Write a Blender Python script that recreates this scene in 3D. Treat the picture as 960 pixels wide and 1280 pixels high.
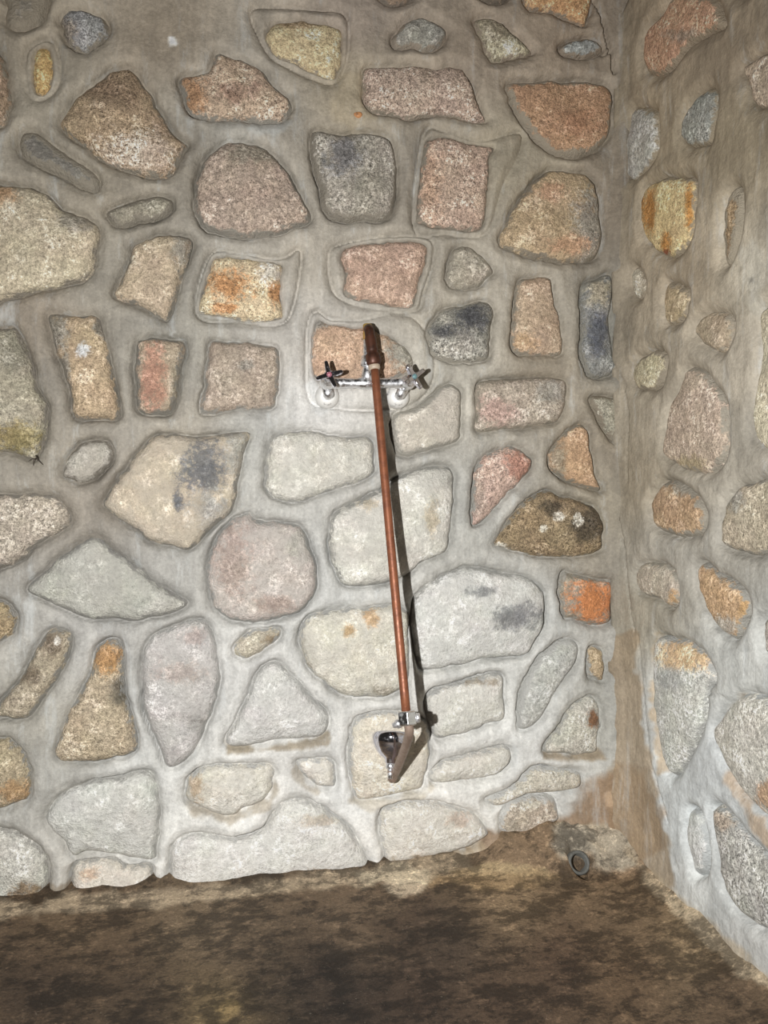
import bpy, bmesh, math, random
import numpy as np
from mathutils import Vector, Matrix, Quaternion

random.seed(7)
rng = np.random.default_rng(7)
scene = bpy.context.scene
for o in list(bpy.data.objects):
    bpy.data.objects.remove(o)
COL = scene.collection

# ------------------------------------------------------------------ camera
FPX = 961.0                       # focal length in pixels of the 960 x 1280 frame
CAM = np.array([0.0, 0.0, 0.785])
PITCH = math.atan(20 / FPX)       # a touch downwards
cam_d = bpy.data.cameras.new('camera')
cam_d.sensor_fit = 'VERTICAL'
cam_d.sensor_height = 36.0
cam_d.lens = 36.0 * FPX / 1280.0
cam_d.clip_start = 0.02
cam = bpy.data.objects.new('camera', cam_d)
cam.location = CAM.tolist()
cam.rotation_euler = (math.pi / 2 - PITCH, 0, 0)
COL.objects.link(cam)
scene.camera = cam

# ------------------------------------------------------------------ light
world = bpy.data.worlds.new('world')
scene.world = world
world.use_nodes = True
bg = world.node_tree.nodes['Background']
bg.inputs[0].default_value = (1.0, 0.90, 0.78, 1)
bg.inputs[1].default_value = 0.026

LIGHT = np.array([-0.20, 0.02, 0.79])       # hand-held torch beside the camera
LAIM = np.array([0.05, 1.6, 0.40])
SPOT = math.radians(150)
SPOT_W = 148.0
ld = bpy.data.lights.new('torch', 'SPOT')
ld.energy = SPOT_W
ld.spot_size = SPOT
ld.spot_blend = 1.0
ld.shadow_soft_size = 0.008
ld.color = (1.0, 0.992, 0.975)
lo = bpy.data.objects.new('torch', ld)
lo.location = LIGHT.tolist()
lo.rotation_euler = (Vector((LAIM - LIGHT).tolist())).to_track_quat('-Z', 'Y').to_euler()
COL.objects.link(lo)

vs = scene.view_settings
vs.view_transform = 'Standard'
vs.look = 'None'
vs.exposure = 0.0
vs.gamma = 1.0
vs.use_curve_mapping = False

# ------------------------------------------------------------------ geometry of the place
YAW = math.radians(10)
U = np.array([math.cos(YAW), math.sin(YAW), 0.0])     # along the back wall, to the right
N = np.array([math.sin(YAW), -math.cos(YAW), 0.0])    # out of the back wall; also along the right wall
ZV = np.array([0.0, 0.0, 1.0])
P0 = np.array([-0.0466, 1.6, 0.0])
cp, sp_ = math.cos(PITCH), math.sin(PITCH)


def ray(px, py):
    px = np.asarray(px, float); py = np.asarray(py, float)
    x = (px - 480) / FPX; y = (py - 640) / FPX
    return np.stack([x, cp - y * sp_, -sp_ - y * cp], -1)


def project(P):
    q = P - CAM
    f = q[..., 1] * cp - q[..., 2] * sp_
    dwn = -q[..., 1] * sp_ - q[..., 2] * cp
    return 480 + FPX * q[..., 0] / f, 640 + FPX * dwn / f


def hit(px, py, o, n):
    r = ray(px, py)
    t = ((o - CAM) @ n) / (r @ n)
    return CAM + r * t[..., None]


def plane_hit(px, py, o, n):
    return hit(np.asarray(px, float), np.asarray(py, float), o, n)


_c = plane_hit(776.0, 620.0, P0, N)
CORNER = np.array([_c[0], _c[1], 0.0])


class Wall:
    def __init__(s, origin, along, normal):
        s.o, s.u, s.n = origin, along, normal

    def to2(s, px, py, d=0.0):
        p = plane_hit(px, py, s.o + s.n * d, s.n) - s.o
        return np.stack([p @ s.u, p[..., 2]], -1)

    def to3(s, a, z, d):
        return s.o + np.asarray(a)[..., None] * s.u + np.asarray(z)[..., None] * ZV + np.asarray(d)[..., None] * s.n


BACK = Wall(CORNER, U, N)         # a is negative to the left of the corner
RIGHT = Wall(CORNER, N, -U)       # a grows from the corner towards the camera


def BW(px, py, d):
    return Vector(plane_hit(px, py, CORNER + N * d, N).tolist())


# ------------------------------------------------------------------ numeric helpers
def lin(c):
    c = np.asarray(c, float) / 255.0
    return np.where(c <= 0.04045, c / 12.92, ((c + 0.055) / 1.055) ** 2.4)


_ld = (LAIM - LIGHT) / np.linalg.norm(LAIM - LIGHT)


def light_on(P, n):
    """relative irradiance of the torch: turns a colour as photographed into a surface colour"""
    v = P - LIGHT
    r = np.linalg.norm(v, axis=-1)
    ca = (v @ _ld) / r
    ch = math.cos(SPOT / 2)
    x = np.clip((ca - ch) / (1 - ch), 0, 1)
    att = x * x * (3 - 2 * x)
    side = n.ndim == 1 and n[0] < -0.5
    inc = np.clip(-(v * n).sum(-1) / r, 0.02, 1)
    return E_K * att * inc / r ** 2 + E_AMB + (0.06 if side else 0.0)


E_K, E_AMB = 3.25, 0.10


def albedo(rgb, P, n):
    return np.clip(lin(rgb) / light_on(np.asarray(P), n)[..., None], 0.01, 0.82)


def vnoise(x, y, seed=0):
    xi = np.floor(x).astype(np.int64); yi = np.floor(y).astype(np.int64)
    fx = x - xi; fy = y - yi
    fx = fx * fx * (3 - 2 * fx); fy = fy * fy * (3 - 2 * fy)

    def h(i, j):
        k = (i * 374761393 + j * 668265263 + seed * 974634777) & 0xFFFFFFFF
        k = ((k ^ (k >> 13)) * 1274126177) & 0xFFFFFFFF
        k = ((k ^ (k >> 16)) * 2246822519) & 0xFFFFFFFF
        return ((k ^ (k >> 15)) & 0xFFFF) / 65535.0
    a = h(xi, yi); b = h(xi + 1, yi); c = h(xi, yi + 1); d = h(xi + 1, yi + 1)
    return (a * (1 - fx) + b * fx) * (1 - fy) + (c * (1 - fx) + d * fx) * fy


def fbm(x, y, octv=4, seed=0):
    s = 0; amp = 0.5; tot = 0
    for k in range(octv):
        s = s + amp * (vnoise(x * 2 ** k + 17.3 * k, y * 2 ** k - 9.1 * k, seed + k) - 0.5)
        tot += amp; amp *= 0.5
    return s / tot      # about -0.5 .. 0.5


def sstep(a, b, x):
    t = np.clip((x - a) / (b - a), 0, 1)
    return t * t * (3 - 2 * t)


def smooth_closed(p, sub=7):
    p = np.asarray(p, float); n = len(p); out = []
    for i in range(n):
        a, b, c, d = p[i - 1], p[i], p[(i + 1) % n], p[(i + 2) % n]
        for k in range(sub):
            t = k / sub
            out.append(0.5 * (2 * b + (c - a) * t + (2 * a - 5 * b + 4 * c - d) * t * t + (3 * b - a - 3 * c + d) * t ** 3))
    return np.array(out)


def resample_closed(p, n):
    q = np.vstack([p, p[:1]])
    L = np.concatenate([[0], np.cumsum(np.linalg.norm(np.diff(q, axis=0), axis=1))])
    t = np.linspace(0, L[-1], n, endpoint=False)
    return np.stack([np.interp(t, L, q[:, 0]), np.interp(t, L, q[:, 1])], -1)


def seg_dist(pts, poly, closed=True):
    a = poly; b = np.roll(poly, -1, 0)
    if not closed:
        a = poly[:-1]; b = poly[1:]
    best = np.full(len(pts), 1e9)
    for k in range(len(a)):
        ab = b[k] - a[k]
        t = np.clip(((pts - a[k]) @ ab) / max(ab @ ab, 1e-12), 0, 1)
        dd = pts - a[k] - t[:, None] * ab
        best = np.minimum(best, np.einsum('ij,ij->i', dd, dd))
    return np.sqrt(best)


def inside(pts, poly):
    x, y = pts[:, 0], pts[:, 1]
    r = np.zeros(len(pts), bool)
    j = len(poly) - 1
    for i in range(len(poly)):
        xi, yi = poly[i]; xj, yj = poly[j]
        if yi != yj:
            c = ((yi > y) != (yj > y)) & (x < (xj - xi) * (y - yi) / (yj - yi) + xi)
            r ^= c
        j = i
    return r


# ------------------------------------------------------------------ mesh helpers
def mesh_obj(name, verts, faces, mat, parent=None, loc=(0, 0, 0), smooth=True):
    me = bpy.data.meshes.new(name)
    me.from_pydata([tuple(v) for v in verts], [], faces)
    me.polygons.foreach_set('use_smooth', [smooth] * len(me.polygons))
    me.materials.append(mat)
    me.update()
    o = bpy.data.objects.new(name, me)
    o.location = loc
    COL.objects.link(o)
    if parent:
        o.parent = parent
    return o


def fast_mesh(name, V, Q, mat, attrs=None):
    """V n x 3, Q m x 4 quads"""
    me = bpy.data.meshes.new(name)
    me.vertices.add(len(V)); me.vertices.foreach_set('co', np.ascontiguousarray(V, np.float32).ravel())
    me.loops.add(Q.size); me.loops.foreach_set('vertex_index', np.ascontiguousarray(Q, np.int32).ravel())
    k = Q.shape[1]
    me.polygons.add(len(Q))
    me.polygons.foreach_set('loop_start', np.arange(0, Q.size, k, dtype=np.int32))
    me.polygons.foreach_set('loop_total', np.full(len(Q), k, np.int32))
    me.update(calc_edges=True)
    me.polygons.foreach_set('use_smooth', np.ones(len(Q), bool))
    for an, av in (attrs or {}).items():
        at = me.attributes.new(an, 'FLOAT_COLOR', 'POINT')
        c = np.ones((len(V), 4), np.float32); c[:, :av.shape[1]] = av
        at.data.foreach_set('color', c.ravel())
    me.materials.append(mat)
    me.validate()
    return me


def tag(o, label=None, cat=None, group=None, kind=None):
    for k, v in (('label', label), ('category', cat), ('group', group), ('kind', kind)):
        if v:
            o[k] = v
    return o


def frame_for(d):
    d = d.normalized()
    up = Vector((0, 0, 1)) if abs(d.z) < 0.9 else Vector((0, 1, 0))
    x = d.cross(up).normalized()
    return x, x.cross(d).normalized() * -1.0


def tube(points, radii, seg=20, caps=True):
    """verts, faces of a tube along points"""
    pts = [Vector(p) for p in points]
    if not hasattr(radii, '__len__'):
        radii = [radii] * len(pts)
    V, F = [], []
    tang = []
    for i in range(len(pts)):
        a = pts[max(i - 1, 0)]; b = pts[min(i + 1, len(pts) - 1)]
        tang.append((b - a).normalized())
    x, _ = frame_for(tang[0])
    for i, p in enumerate(pts):
        if i:
            q = tang[i - 1].rotation_difference(tang[i])
            x = q @ x
        y = tang[i].cross(x).normalized()
        for k in range(seg):
            a = 2 * math.pi * k / seg
            V.append(p + (x * math.cos(a) + y * math.sin(a)) * radii[i])
    for i in range(len(pts) - 1):
        for k in range(seg):
            k2 = (k + 1) % seg
            F.append((i * seg + k, i * seg + k2, (i + 1) * seg + k2, (i + 1) * seg + k))
    if caps:
        F.append(tuple(reversed(range(seg))))
        F.append(tuple(range((len(pts) - 1) * seg, len(pts) * seg)))
    return V, F


def lathe(base, axis, prof, seg=36, cap0=True, cap1=True, ph=0.0):
    """prof: (distance along axis, radius)"""
    base = Vector(base); axis = Vector(axis).normalized()
    x, y = frame_for(axis)
    V, F = [], []
    for t, r in prof:
        for k in range(seg):
            a = 2 * math.pi * k / seg + ph
            V.append(base + axis * t + (x * math.cos(a) + y * math.sin(a)) * r)
    for i in range(len(prof) - 1):
        for k in range(seg):
            k2 = (k + 1) % seg
            F.append((i * seg + k, i * seg + k2, (i + 1) * seg + k2, (i + 1) * seg + k))
    if cap0:
        F.append(tuple(reversed(range(seg))))
    if cap1:
        F.append(tuple(range((len(prof) - 1) * seg, len(prof) * seg)))
    return V, F


def join(*parts):
    V, F = [], []
    for v, f in parts:
        b = len(V); V += list(v); F += [tuple(i + b for i in q) for q in f]
    return V, F


def part(name, vf, mat, parent, origin, smooth=True, bevel=0.0, auto=None):
    V, F = vf
    o0 = Vector(origin)
    o = mesh_obj(name, [Vector(v) - o0 for v in V], F, mat, None, o0, smooth)
    if parent:
        o.parent = parent
        o.location = o0 - parent_world(parent)
    bm = bmesh.new(); bm.from_mesh(o.data)
    bmesh.ops.recalc_face_normals(bm, faces=bm.faces)
    bm.to_mesh(o.data); bm.free()
    if bevel:
        b = o.modifiers.new('bevel', 'BEVEL'); b.width = bevel; b.segments = 2; b.limit_method = 'ANGLE'
    if auto is not None:
        o.data.set_sharp_from_angle(angle=math.radians(auto))
    return o


def parent_world(p):
    v = Vector(p.location)
    while p.parent:
        p = p.parent
        v = v + Vector(p.location)
    return v


# ------------------------------------------------------------------ materials
class NT:
    def __init__(s, name):
        s.m = bpy.data.materials.new(name); s.m.use_nodes = True
        s.t = s.m.node_tree; s.b = s.t.nodes['Principled BSDF']

    def n(s, typ, **kw):
        nd = s.t.nodes.new(typ)
        for k, v in kw.items():
            if k == 'ins':
                for i, val in v.items():
                    if hasattr(val, 'links') or isinstance(val, bpy.types.NodeSocket):
                        s.t.links.new(val, nd.inputs[i])
                    else:
                        nd.inputs[i].default_value = val
            else:
                setattr(nd, k, v)
        return nd

    def link(s, a, b):
        s.t.links.new(a, b)

    def noise(s, vec, scale, detail=4, rough=0.6, out=0):
        return s.n('ShaderNodeTexNoise', ins={'Vector': vec, 'Scale': scale, 'Detail': detail, 'Roughness': rough}).outputs[out]

    def math(s, op, a, b=0.0, c=0.0, clamp=False):
        nd = s.n('ShaderNodeMath', operation=op, use_clamp=clamp)
        for i, v in enumerate((a, b, c)):
            if isinstance(v, bpy.types.NodeSocket):
                s.link(v, nd.inputs[i])
            else:
                nd.inputs[i].default_value = v
        return nd.outputs[0]

    def rng(s, v, a, b, c=0.0, d=1.0, smooth=True):
        nd = s.n('ShaderNodeMapRange', interpolation_type='SMOOTHSTEP' if smooth else 'LINEAR')
        for i, x in enumerate((v, a, b, c, d)):
            if isinstance(x, bpy.types.NodeSocket):
                s.link(x, nd.inputs[i])
            else:
                nd.inputs[i].default_value = x
        return nd.outputs[0]

    def mix(s, f, a, b, blend='MIX'):
        nd = s.n('ShaderNodeMix', data_type='RGBA', blend_type=blend)
        for i, x in ((0, f), (6, a), (7, b)):
            if isinstance(x, bpy.types.NodeSocket):
                s.link(x, nd.inputs[i])
            else:
                nd.inputs[i].default_value = x
        return nd.outputs[2]

    def attr(s, name, typ='GEOMETRY', out='Color'):
        return s.n('ShaderNodeAttribute', attribute_name=name, attribute_type=typ).outputs[out]

    def scale(s, col, f):
        nd = s.n('ShaderNodeVectorMath', operation='SCALE')
        s.link(col, nd.inputs[0])
        if isinstance(f, bpy.types.NodeSocket):
            s.link(f, nd.inputs[3])
        else:
            nd.inputs[3].default_value = f
        return nd.outputs[0]


def bump(t, height, strength, dist):
    b = t.n('ShaderNodeBump', ins={'Height': height, 'Strength': strength, 'Distance': dist})
    t.link(b.outputs[0], t.b.inputs['Normal'])
    return b


def rock_material():
    t = NT('granite')
    obj = t.n('ShaderNodeTexCoord').outputs['Object']
    seed = t.attr('seed', 'OBJECT', 'Fac')
    off = t.n('ShaderNodeCombineXYZ', ins={0: seed, 1: seed, 2: seed}).outputs[0]
    vec = t.n('ShaderNodeVectorMath', operation='ADD', ins={0: obj, 1: off}).outputs[0]
    ca = t.attr('ca', 'OBJECT'); cb = t.attr('cb', 'OBJECT'); cc = t.attr('cc', 'OBJECT'); cm = t.attr('cm', 'OBJECT')
    smear = t.attr('smear', 'OBJECT', 'Fac'); speck = t.attr('speck', 'OBJECT', 'Fac')
    mk = t.n('ShaderNodeSeparateColor', ins={0: t.attr('masks')})
    n_patch = t.noise(vec, 42, 8, 0.78)
    n_mid = t.noise(vec, 24, 7, 0.72)
    n_patch2 = t.noise(vec, 75, 5, 0.75)
    g1 = t.noise(vec, 150, 4, 0.75)
    g2 = t.noise(vec, 380, 2, 0.65)
    nn = t.math('ADD', t.math('MULTIPLY', t.math('SUBTRACT', n_patch, 0.5), 1.9), t.math('MULTIPLY', t.math('SUBTRACT', g1, 0.5), 1.2))
    m1 = t.rng(t.math('ADD', mk.outputs[0], nn), 0.34, 0.84)
    m2 = t.rng(t.math('ADD', mk.outputs[1], nn), 0.34, 0.84)
    # mineral tone drifting over the face
    n_low = t.noise(vec, 16, 4, 0.6, 1)
    col = t.mix(m1, ca, cb)
    col = t.mix(m2, col, cc)
    drift = t.math('MULTIPLY', t.rng(n_patch2, 0.3, 0.7, 0.78, 1.22, False), t.rng(n_mid, 0.3, 0.7, 0.76, 1.22, False))
    col = t.scale(col, drift)
    hue = t.mix(0.05, col, t.mix(1.0, col, t.scale(n_low, 2.0), 'MULTIPLY'))
    # grains of the rock, coarse and fine, denser in places
    g = t.math('ADD', t.math('MULTIPLY', t.math('SUBTRACT', g1, 0.5), 7.5), t.math('MULTIPLY', t.math('SUBTRACT', g2, 0.5), 7.5))
    g = t.math('MULTIPLY', g, t.math('MULTIPLY', speck, t.rng(n_mid, 0.3, 0.7, 0.55, 1.6, False)))
    f = t.math('MAXIMUM', t.math('ADD', 1.0, g), 0.2)
    f = t.math('MINIMUM', f, 2.4)
    rock = t.scale(hue, f)
    # pale crystals and thin lime film
    film = t.rng(t.math('ADD', n_mid, t.math('MULTIPLY', t.math('SUBTRACT', g1, 0.5), 0.7)), 0.54, 0.66)
    pale = t.scale(t.mix(0.22, rock, t.n('ShaderNodeRGBToBW', ins={0: rock}).outputs[0]), 1.38)
    rock = t.mix(t.math('MULTIPLY', film, 0.75), rock, pale)
    # soap and lime film dried onto the stones low on the wall
    lime = t.math('MULTIPLY', t.attr('lime', 'OBJECT', 'Fac'), t.rng(t.math('ADD', t.noise(vec, 20, 7, 0.7), t.math('MULTIPLY', t.math('SUBTRACT', g1, 0.5), 0.25)), 0.40, 0.60))
    lime = t.math('MULTIPLY', lime, t.math('SUBTRACT', 1.0, t.math('MULTIPLY', m1, 0.85)))
    rock = t.mix(lime, rock, t.scale(t.mix(0.5, cm, ca), t.rng(n_patch2, 0.3, 0.7, 0.96, 1.12, False)))
    # mortar smeared over the edge
    e = t.math('ADD', mk.outputs[2], t.math('MULTIPLY', t.math('SUBTRACT', t.noise(vec, 55, 6, 0.7), 0.5), 1.5))
    sm = t.rng(e, t.math('SUBTRACT', smear, 0.09), t.math('ADD', smear, 0.09), 1.0, 0.0)
    cmv = t.scale(cm, t.rng(n_patch, 0.25, 0.75, 0.85, 1.12, False))
    fin = t.mix(sm, rock, cmv)
    fin = t.n('ShaderNodeVectorMath', operation='MINIMUM', ins={0: fin, 1: (0.9, 0.9, 0.9)}).outputs[0]
    t.link(fin, t.b.inputs['Base Color'])
    t.b.inputs['Roughness'].default_value = 0.78
    t.b.inputs['Specular IOR Level'].default_value = 0.3
    h = t.math('ADD', t.math('MULTIPLY', g1, 1.0), t.math('ADD', t.math('MULTIPLY', g2, 0.5), t.math('MULTIPLY', n_patch2, 1.8)))
    bump(t, h, 0.75, 0.005)
    return t.m


def mortar_material():
    t = NT('mortar')
    pos = t.n('ShaderNodeNewGeometry').outputs['Position']
    tint = t.attr('tint')
    strv = t.n('ShaderNodeVectorMath', operation='MULTIPLY', ins={0: pos, 1: (1, 1, 0.16)}).outputs[0]
    blot = t.noise(pos, 17, 6, 0.68)
    streak = t.noise(strv, 60, 5, 0.65)
    fine = t.noise(pos, 160, 4, 0.7)
    lime = t.rng(t.noise(strv, 26, 7, 0.72), 0.53, 0.72)
    f = t.math('MULTIPLY', t.rng(blot, 0.25, 0.75, 0.80, 1.18, False), t.rng(streak, 0.25, 0.75, 0.84, 1.16, False))
    f = t.math('MULTIPLY', f, t.rng(fine, 0.2, 0.8, 0.76, 1.22, False))
    col = t.scale(tint, f)
    patch = t.rng(t.noise(pos, 11, 5, 0.55), 0.49, 0.515, 0.93, 1.06)
    col = t.scale(col, patch)
    limed = t.mix(0.7, col, t.scale(t.mix(0.6, col, (0.42, 0.44, 0.44, 1)), 1.2))
    col = t.mix(lime, col, limed)
    specks = t.rng(t.noise(pos, 240, 2, 0.5), 0.69, 0.74)
    col = t.mix(t.math('MULTIPLY', specks, 0.35), col, t.scale(col, 1.7))
    t.link(col, t.b.inputs['Base Color'])
    t.b.inputs['Roughness'].default_value = 0.7
    t.b.inputs['Specular IOR Level'].default_value = 0.35
    h = t.math('ADD', t.math('MULTIPLY', blot, 2.0), t.math('ADD', t.math('MULTIPLY', streak, 0.5), t.math('MULTIPLY', fine, 0.35)))
    bump(t, h, 0.5, 0.006)
    return t.m


def floor_material():
    t = NT('stained_concrete')
    pos = t.n('ShaderNodeNewGeometry').outputs['Position']
    tint = t.attr('tint')
    rv = t.n('ShaderNodeVectorRotate', rotation_type='Z_AXIS', ins={'Vector': pos, 'Angle': -0.3}).outputs[0]
    sv = t.n('ShaderNodeVectorMath', operation='MULTIPLY', ins={0: rv, 1: (0.6, 1, 1)}).outputs[0]
    a = t.noise(pos, 9, 9, 0.75)
    b = t.noise(sv, 30, 9, 0.82)
    c = t.noise(pos, 190, 5, 0.75)
    e = t.noise(pos, 70, 7, 0.8)
    grime = t.rng(t.math('ADD', t.math('MULTIPLY', a, 0.5), t.math('MULTIPLY', b, 0.5)), 0.455, 0.535, 0.50, 1.30)
    scuff = t.rng(t.math('ADD', t.math('MULTIPLY', b, 0.5), t.math('MULTIPLY', e, 0.5)), 0.53, 0.60, 1.0, 1.75)
    f = t.math('MULTIPLY', t.math('MULTIPLY', grime, scuff), t.rng(c, 0.25, 0.75, 0.55, 1.45, False))
    col = t.scale(tint, f)
    grit = t.rng(t.noise(pos, 330, 2, 0.5), 0.70, 0.74)
    col = t.mix(t.math('MULTIPLY', grit, 0.5), col, (0.30, 0.26, 0.20, 1))
    t.link(col, t.b.inputs['Base Color'])
    t.link(t.rng(a, 0.3, 0.7, 0.5, 0.8, False), t.b.inputs['Roughness'])
    t.b.inputs['Specular IOR Level'].default_value = 0.3
    bump(t, t.math('ADD', t.math('MULTIPLY', b, 2.0), t.math('ADD', e, t.math('MULTIPLY', c, 0.6))), 0.6, 0.006)
    return t.m


def chrome_material(name='chrome', rough=0.1, col=(0.78, 0.79, 0.82), amount=0.55, lo=0.52):
    t = NT(name)
    pos = t.n('ShaderNodeTexCoord').outputs['Object']
    n1 = t.noise(pos, 130, 4, 0.65)
    lime = t.rng(n1, lo, lo + 0.2, 0.0, amount)
    c = t.mix(lime, (*col, 1), (0.66, 0.65, 0.62, 1))
    t.link(c, t.b.inputs['Base Color'])
    t.b.inputs['Metallic'].default_value = 1.0
    t.link(t.math('ADD', rough, t.math('MULTIPLY', lime, 0.5)), t.b.inputs['Roughness'])
    t.link(t.rng(lime, 0, 1.0, 1.0, 0.25, False), t.b.inputs['Metallic'])
    return t.m


def copper_material(name, c1, c2, rough, metal):
    t = NT(name)
    pos = t.n('ShaderNodeTexCoord').outputs['Object']
    n1 = t.noise(pos, 45, 5, 0.65)
    n2 = t.noise(pos, 160, 4, 0.7)
    m = t.rng(t.math('ADD', t.math('MULTIPLY', n1, 0.7), t.math('MULTIPLY', n2, 0.3)), 0.40, 0.62)
    t.link(t.mix(m, (*c1, 1), (*c2, 1)), t.b.inputs['Base Color'])
    t.b.inputs['Metallic'].default_value = metal
    t.link(t.rng(n2, 0.3, 0.7, rough, rough + 0.2, False), t.b.inputs['Roughness'])
    bump(t, n2, 0.2, 0.001)
    return t.m


def plain_material(name, col, rough=0.5, metal=0.0, var=0.2, sc=200):
    t = NT(name)
    pos = t.n('ShaderNodeTexCoord').outputs['Object']
    n1 = t.noise(pos, sc, 4, 0.6)
    c = t.scale(t.n('ShaderNodeRGB').outputs[0], t.rng(n1, 0.2, 0.8, 1 - var, 1 + var, False))
    for nd in t.t.nodes:
        if nd.bl_idname == 'ShaderNodeRGB':
            nd.outputs[0].default_value = (*col, 1)
    t.link(c, t.b.inputs['Base Color'])
    t.b.inputs['Roughness'].default_value = rough
    t.b.inputs['Metallic'].default_value = metal
    return t.m


M_ROCK = rock_material()
M_MORTAR = mortar_material()
M_FLOOR = floor_material()
M_CHROME = chrome_material('scaled_chrome', 0.27, (0.80, 0.81, 0.84), 0.30, 0.42)
M_BRIGHT = chrome_material('polished_chrome', 0.07, (0.72, 0.72, 0.80), 0.2, 0.55)
M_LIMED = chrome_material('limed_chrome', 0.3, (0.85, 0.85, 0.85), 0.85, 0.3)
M_COPPER = copper_material('copper_pipe', (0.235, 0.084, 0.039), (0.145, 0.05, 0.025), 0.38, 0.35)
M_RUST = copper_material('browned_copper', (0.085, 0.032, 0.018), (0.035, 0.016, 0.011), 0.34, 0.4)
M_DULL = copper_material('tarnished_arm', (0.34, 0.255, 0.205), (0.25, 0.18, 0.14), 0.4, 0.4)
M_GREEN = copper_material('verdigris', (0.30, 0.20, 0.05), (0.35, 0.15, 0.06), 0.6, 0.1)
M_TAPE = plain_material('solder_ring', (0.36, 0.29, 0.22), 0.5, 0.0)
M_RED = plain_material('red_index', (0.30, 0.11, 0.14), 0.35)
M_BLUE = plain_material('blue_index', (0.12, 0.22, 0.23), 0.35)
M_RUBBER = plain_material('shower_face_grey', (0.05, 0.05, 0.055), 0.5)
M_PVC = plain_material('grey_pipe', (0.11, 0.11, 0.10), 0.6, 0.0, 0.35)
M_PLUG = plain_material('orange_plug', (0.55, 0.26, 0.11), 0.6)
M_TWIG = plain_material('dark_twig', (0.035, 0.025, 0.018), 0.8)

# ------------------------------------------------------------------ the stones as they lie in the walls
# (outline in pixels, colour, options): b1/b2 = mineral and other colour patches (ellipses) with their colour,
# sm = mortar smeared over the rim, sk = grain contrast, pr = how far the face stands out (mm),
# gr = outline of the scribed joint where it runs wider than the bare rock
S = []


def tone(c, k, g=1.0):
    m = sum(c) / 3
    return tuple(min(244, (m + (x - m) * k) * g) for x in c)


def st(pts, col, **k):
    for q in ('c1', 'c2'):
        if q in k:
            k[q] = tone(k[q], 0.76, 1.04)
    low = sum(p[1] for p in pts) / len(pts) > 520 and min(p[0] for p in pts) < 640
    if low and sum(col) / 3 > 184:
        k['lime'] = 0.75; k['sk'] = k.get('sk', .18) * 0.75
    S.append((pts, tone(col, 0.85 if low else 0.9, 1.13 if low else 1.07), k))


# --- back wall, from the top
st([(4,5),(5,28),(25,38),(45,30),(56,18),(55,-12),(5,-12)], (114,107,97), sm=.9, sk=.04, pr=2)
st([(75,20),(90,9),(115,12),(133,22),(135,38),(122,55),(105,65),(88,58),(77,42)], (132,131,130), sm=.22, sk=.34, pr=6, b1=[(84,45,14,22)], c1=(125,115,102))
st([(42,60),(50,55),(62,60),(68,80),(66,100),(56,118),(44,117),(38,100),(38,78)], (176,146,97), sm=.1, sk=.2, pr=4, gr=[(32,65),(50,50),(66,52),(75,80),(72,105),(58,122),(42,124),(32,105)])
st([(-34,60),(0,65),(8,90),(14,120),(8,145),(0,158),(-34,160)], (134,114,94), sk=.22)
st([(150,82),(165,84),(185,112),(200,140),(218,165),(235,180),(228,188),(222,200),(210,219),(180,219),(140,208),(105,185),(78,160),(76,145),(95,120),(125,95)], (160,138,112), sk=.32, pr=12, b1=[(170,190,55,28)], c1=(182,160,138), b2=[(140,115,40,22)], c2=(135,112,86))
st([(25,165),(40,160),(60,172),(90,195),(115,210),(125,228),(118,238),(95,232),(65,215),(35,200),(22,185)], (118,114,106), sm=.5, sk=.05, pr=2)
st([(-34,225),(0,228),(30,230),(55,240),(75,258),(105,270),(124,285),(122,310),(112,345),(80,355),(45,365),(15,371),(-34,372)], (186,173,148), sk=.18, pr=13, b1=[(95,275,26,14)], c1=(150,140,122), b2=[(0,240,22,16)], c2=(190,150,108))
st([(134,262),(160,252),(190,242),(212,248),(214,262),(200,272),(175,278),(145,283),(136,275)], (152,145,128), sm=.3, sk=.16, pr=5)
st([(285,176),(310,175),(335,185),(355,205),(370,230),(385,258),(386,275),(370,283),(340,292),(305,296),(270,290),(250,275),(242,250),(244,225),(258,195)], (172,153,137), sk=.26, pr=13, sm=.22, b1=[(320,190,40,14)], c1=(150,138,120))
st([(272,62),(290,68),(310,75),(330,88),(345,105),(362,122),(364,138),(350,149),(320,150),(285,148),(255,148),(235,138),(226,118),(223,95),(245,90),(262,85)], (172,150,128), sk=.3, pr=11, sm=.2, b1=[(240,120,22,26)], c1=(168,124,88), b2=[(295,115,30,14)], c2=(150,118,98))
st([(330,40),(345,26),(375,22),(405,28),(425,35),(429,50),(428,75),(425,85),(415,98),(395,92),(370,80),(345,70),(335,58)], (204,184,145), sk=.2, pr=10, sm=.1, b1=[(370,29,45,7)], c1=(150,125,90), gr=[(313,13),(345,8),(390,10),(432,18),(436,60),(428,92),(415,104),(392,98),(360,82),(335,65)])
st([(492,45),(505,28),(525,18),(545,24),(558,38),(556,50),(540,62),(515,58),(495,58)], (130,127,119), sm=.25, sk=.16, pr=5)
st([(455,82),(480,80),(510,80),(545,82),(578,84),(590,105),(605,140),(610,152),(585,150),(550,142),(515,148),(490,143),(465,138),(453,125),(454,105)], (164,144,129), sk=.34, pr=10, sm=.12)
st([(592,25),(603,18),(625,25),(648,45),(668,65),(640,72),(620,78),(608,65),(598,45)], (126,118,100), sk=.2, pr=8, b1=[(635,60,26,13)], c1=(178,168,138))
st([(655,-24),(735,-24),(735,28),(715,25),(690,15),(660,8)], (182,142,102), sk=.24)
st([(700,58),(715,48),(740,44),(752,52),(755,62),(735,72),(710,68)], (125,127,125), sm=.25, sk=.2, pr=5)
st([(632,103),(660,100),(700,99),(745,101),(766,112),(768,140),(764,170),(745,188),(715,196),(690,190),(665,168),(645,140),(635,118)], (150,119,93), sk=.22, pr=10, sm=.42, b1=[(720,155,30,20)], c1=(152,110,80))
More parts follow.
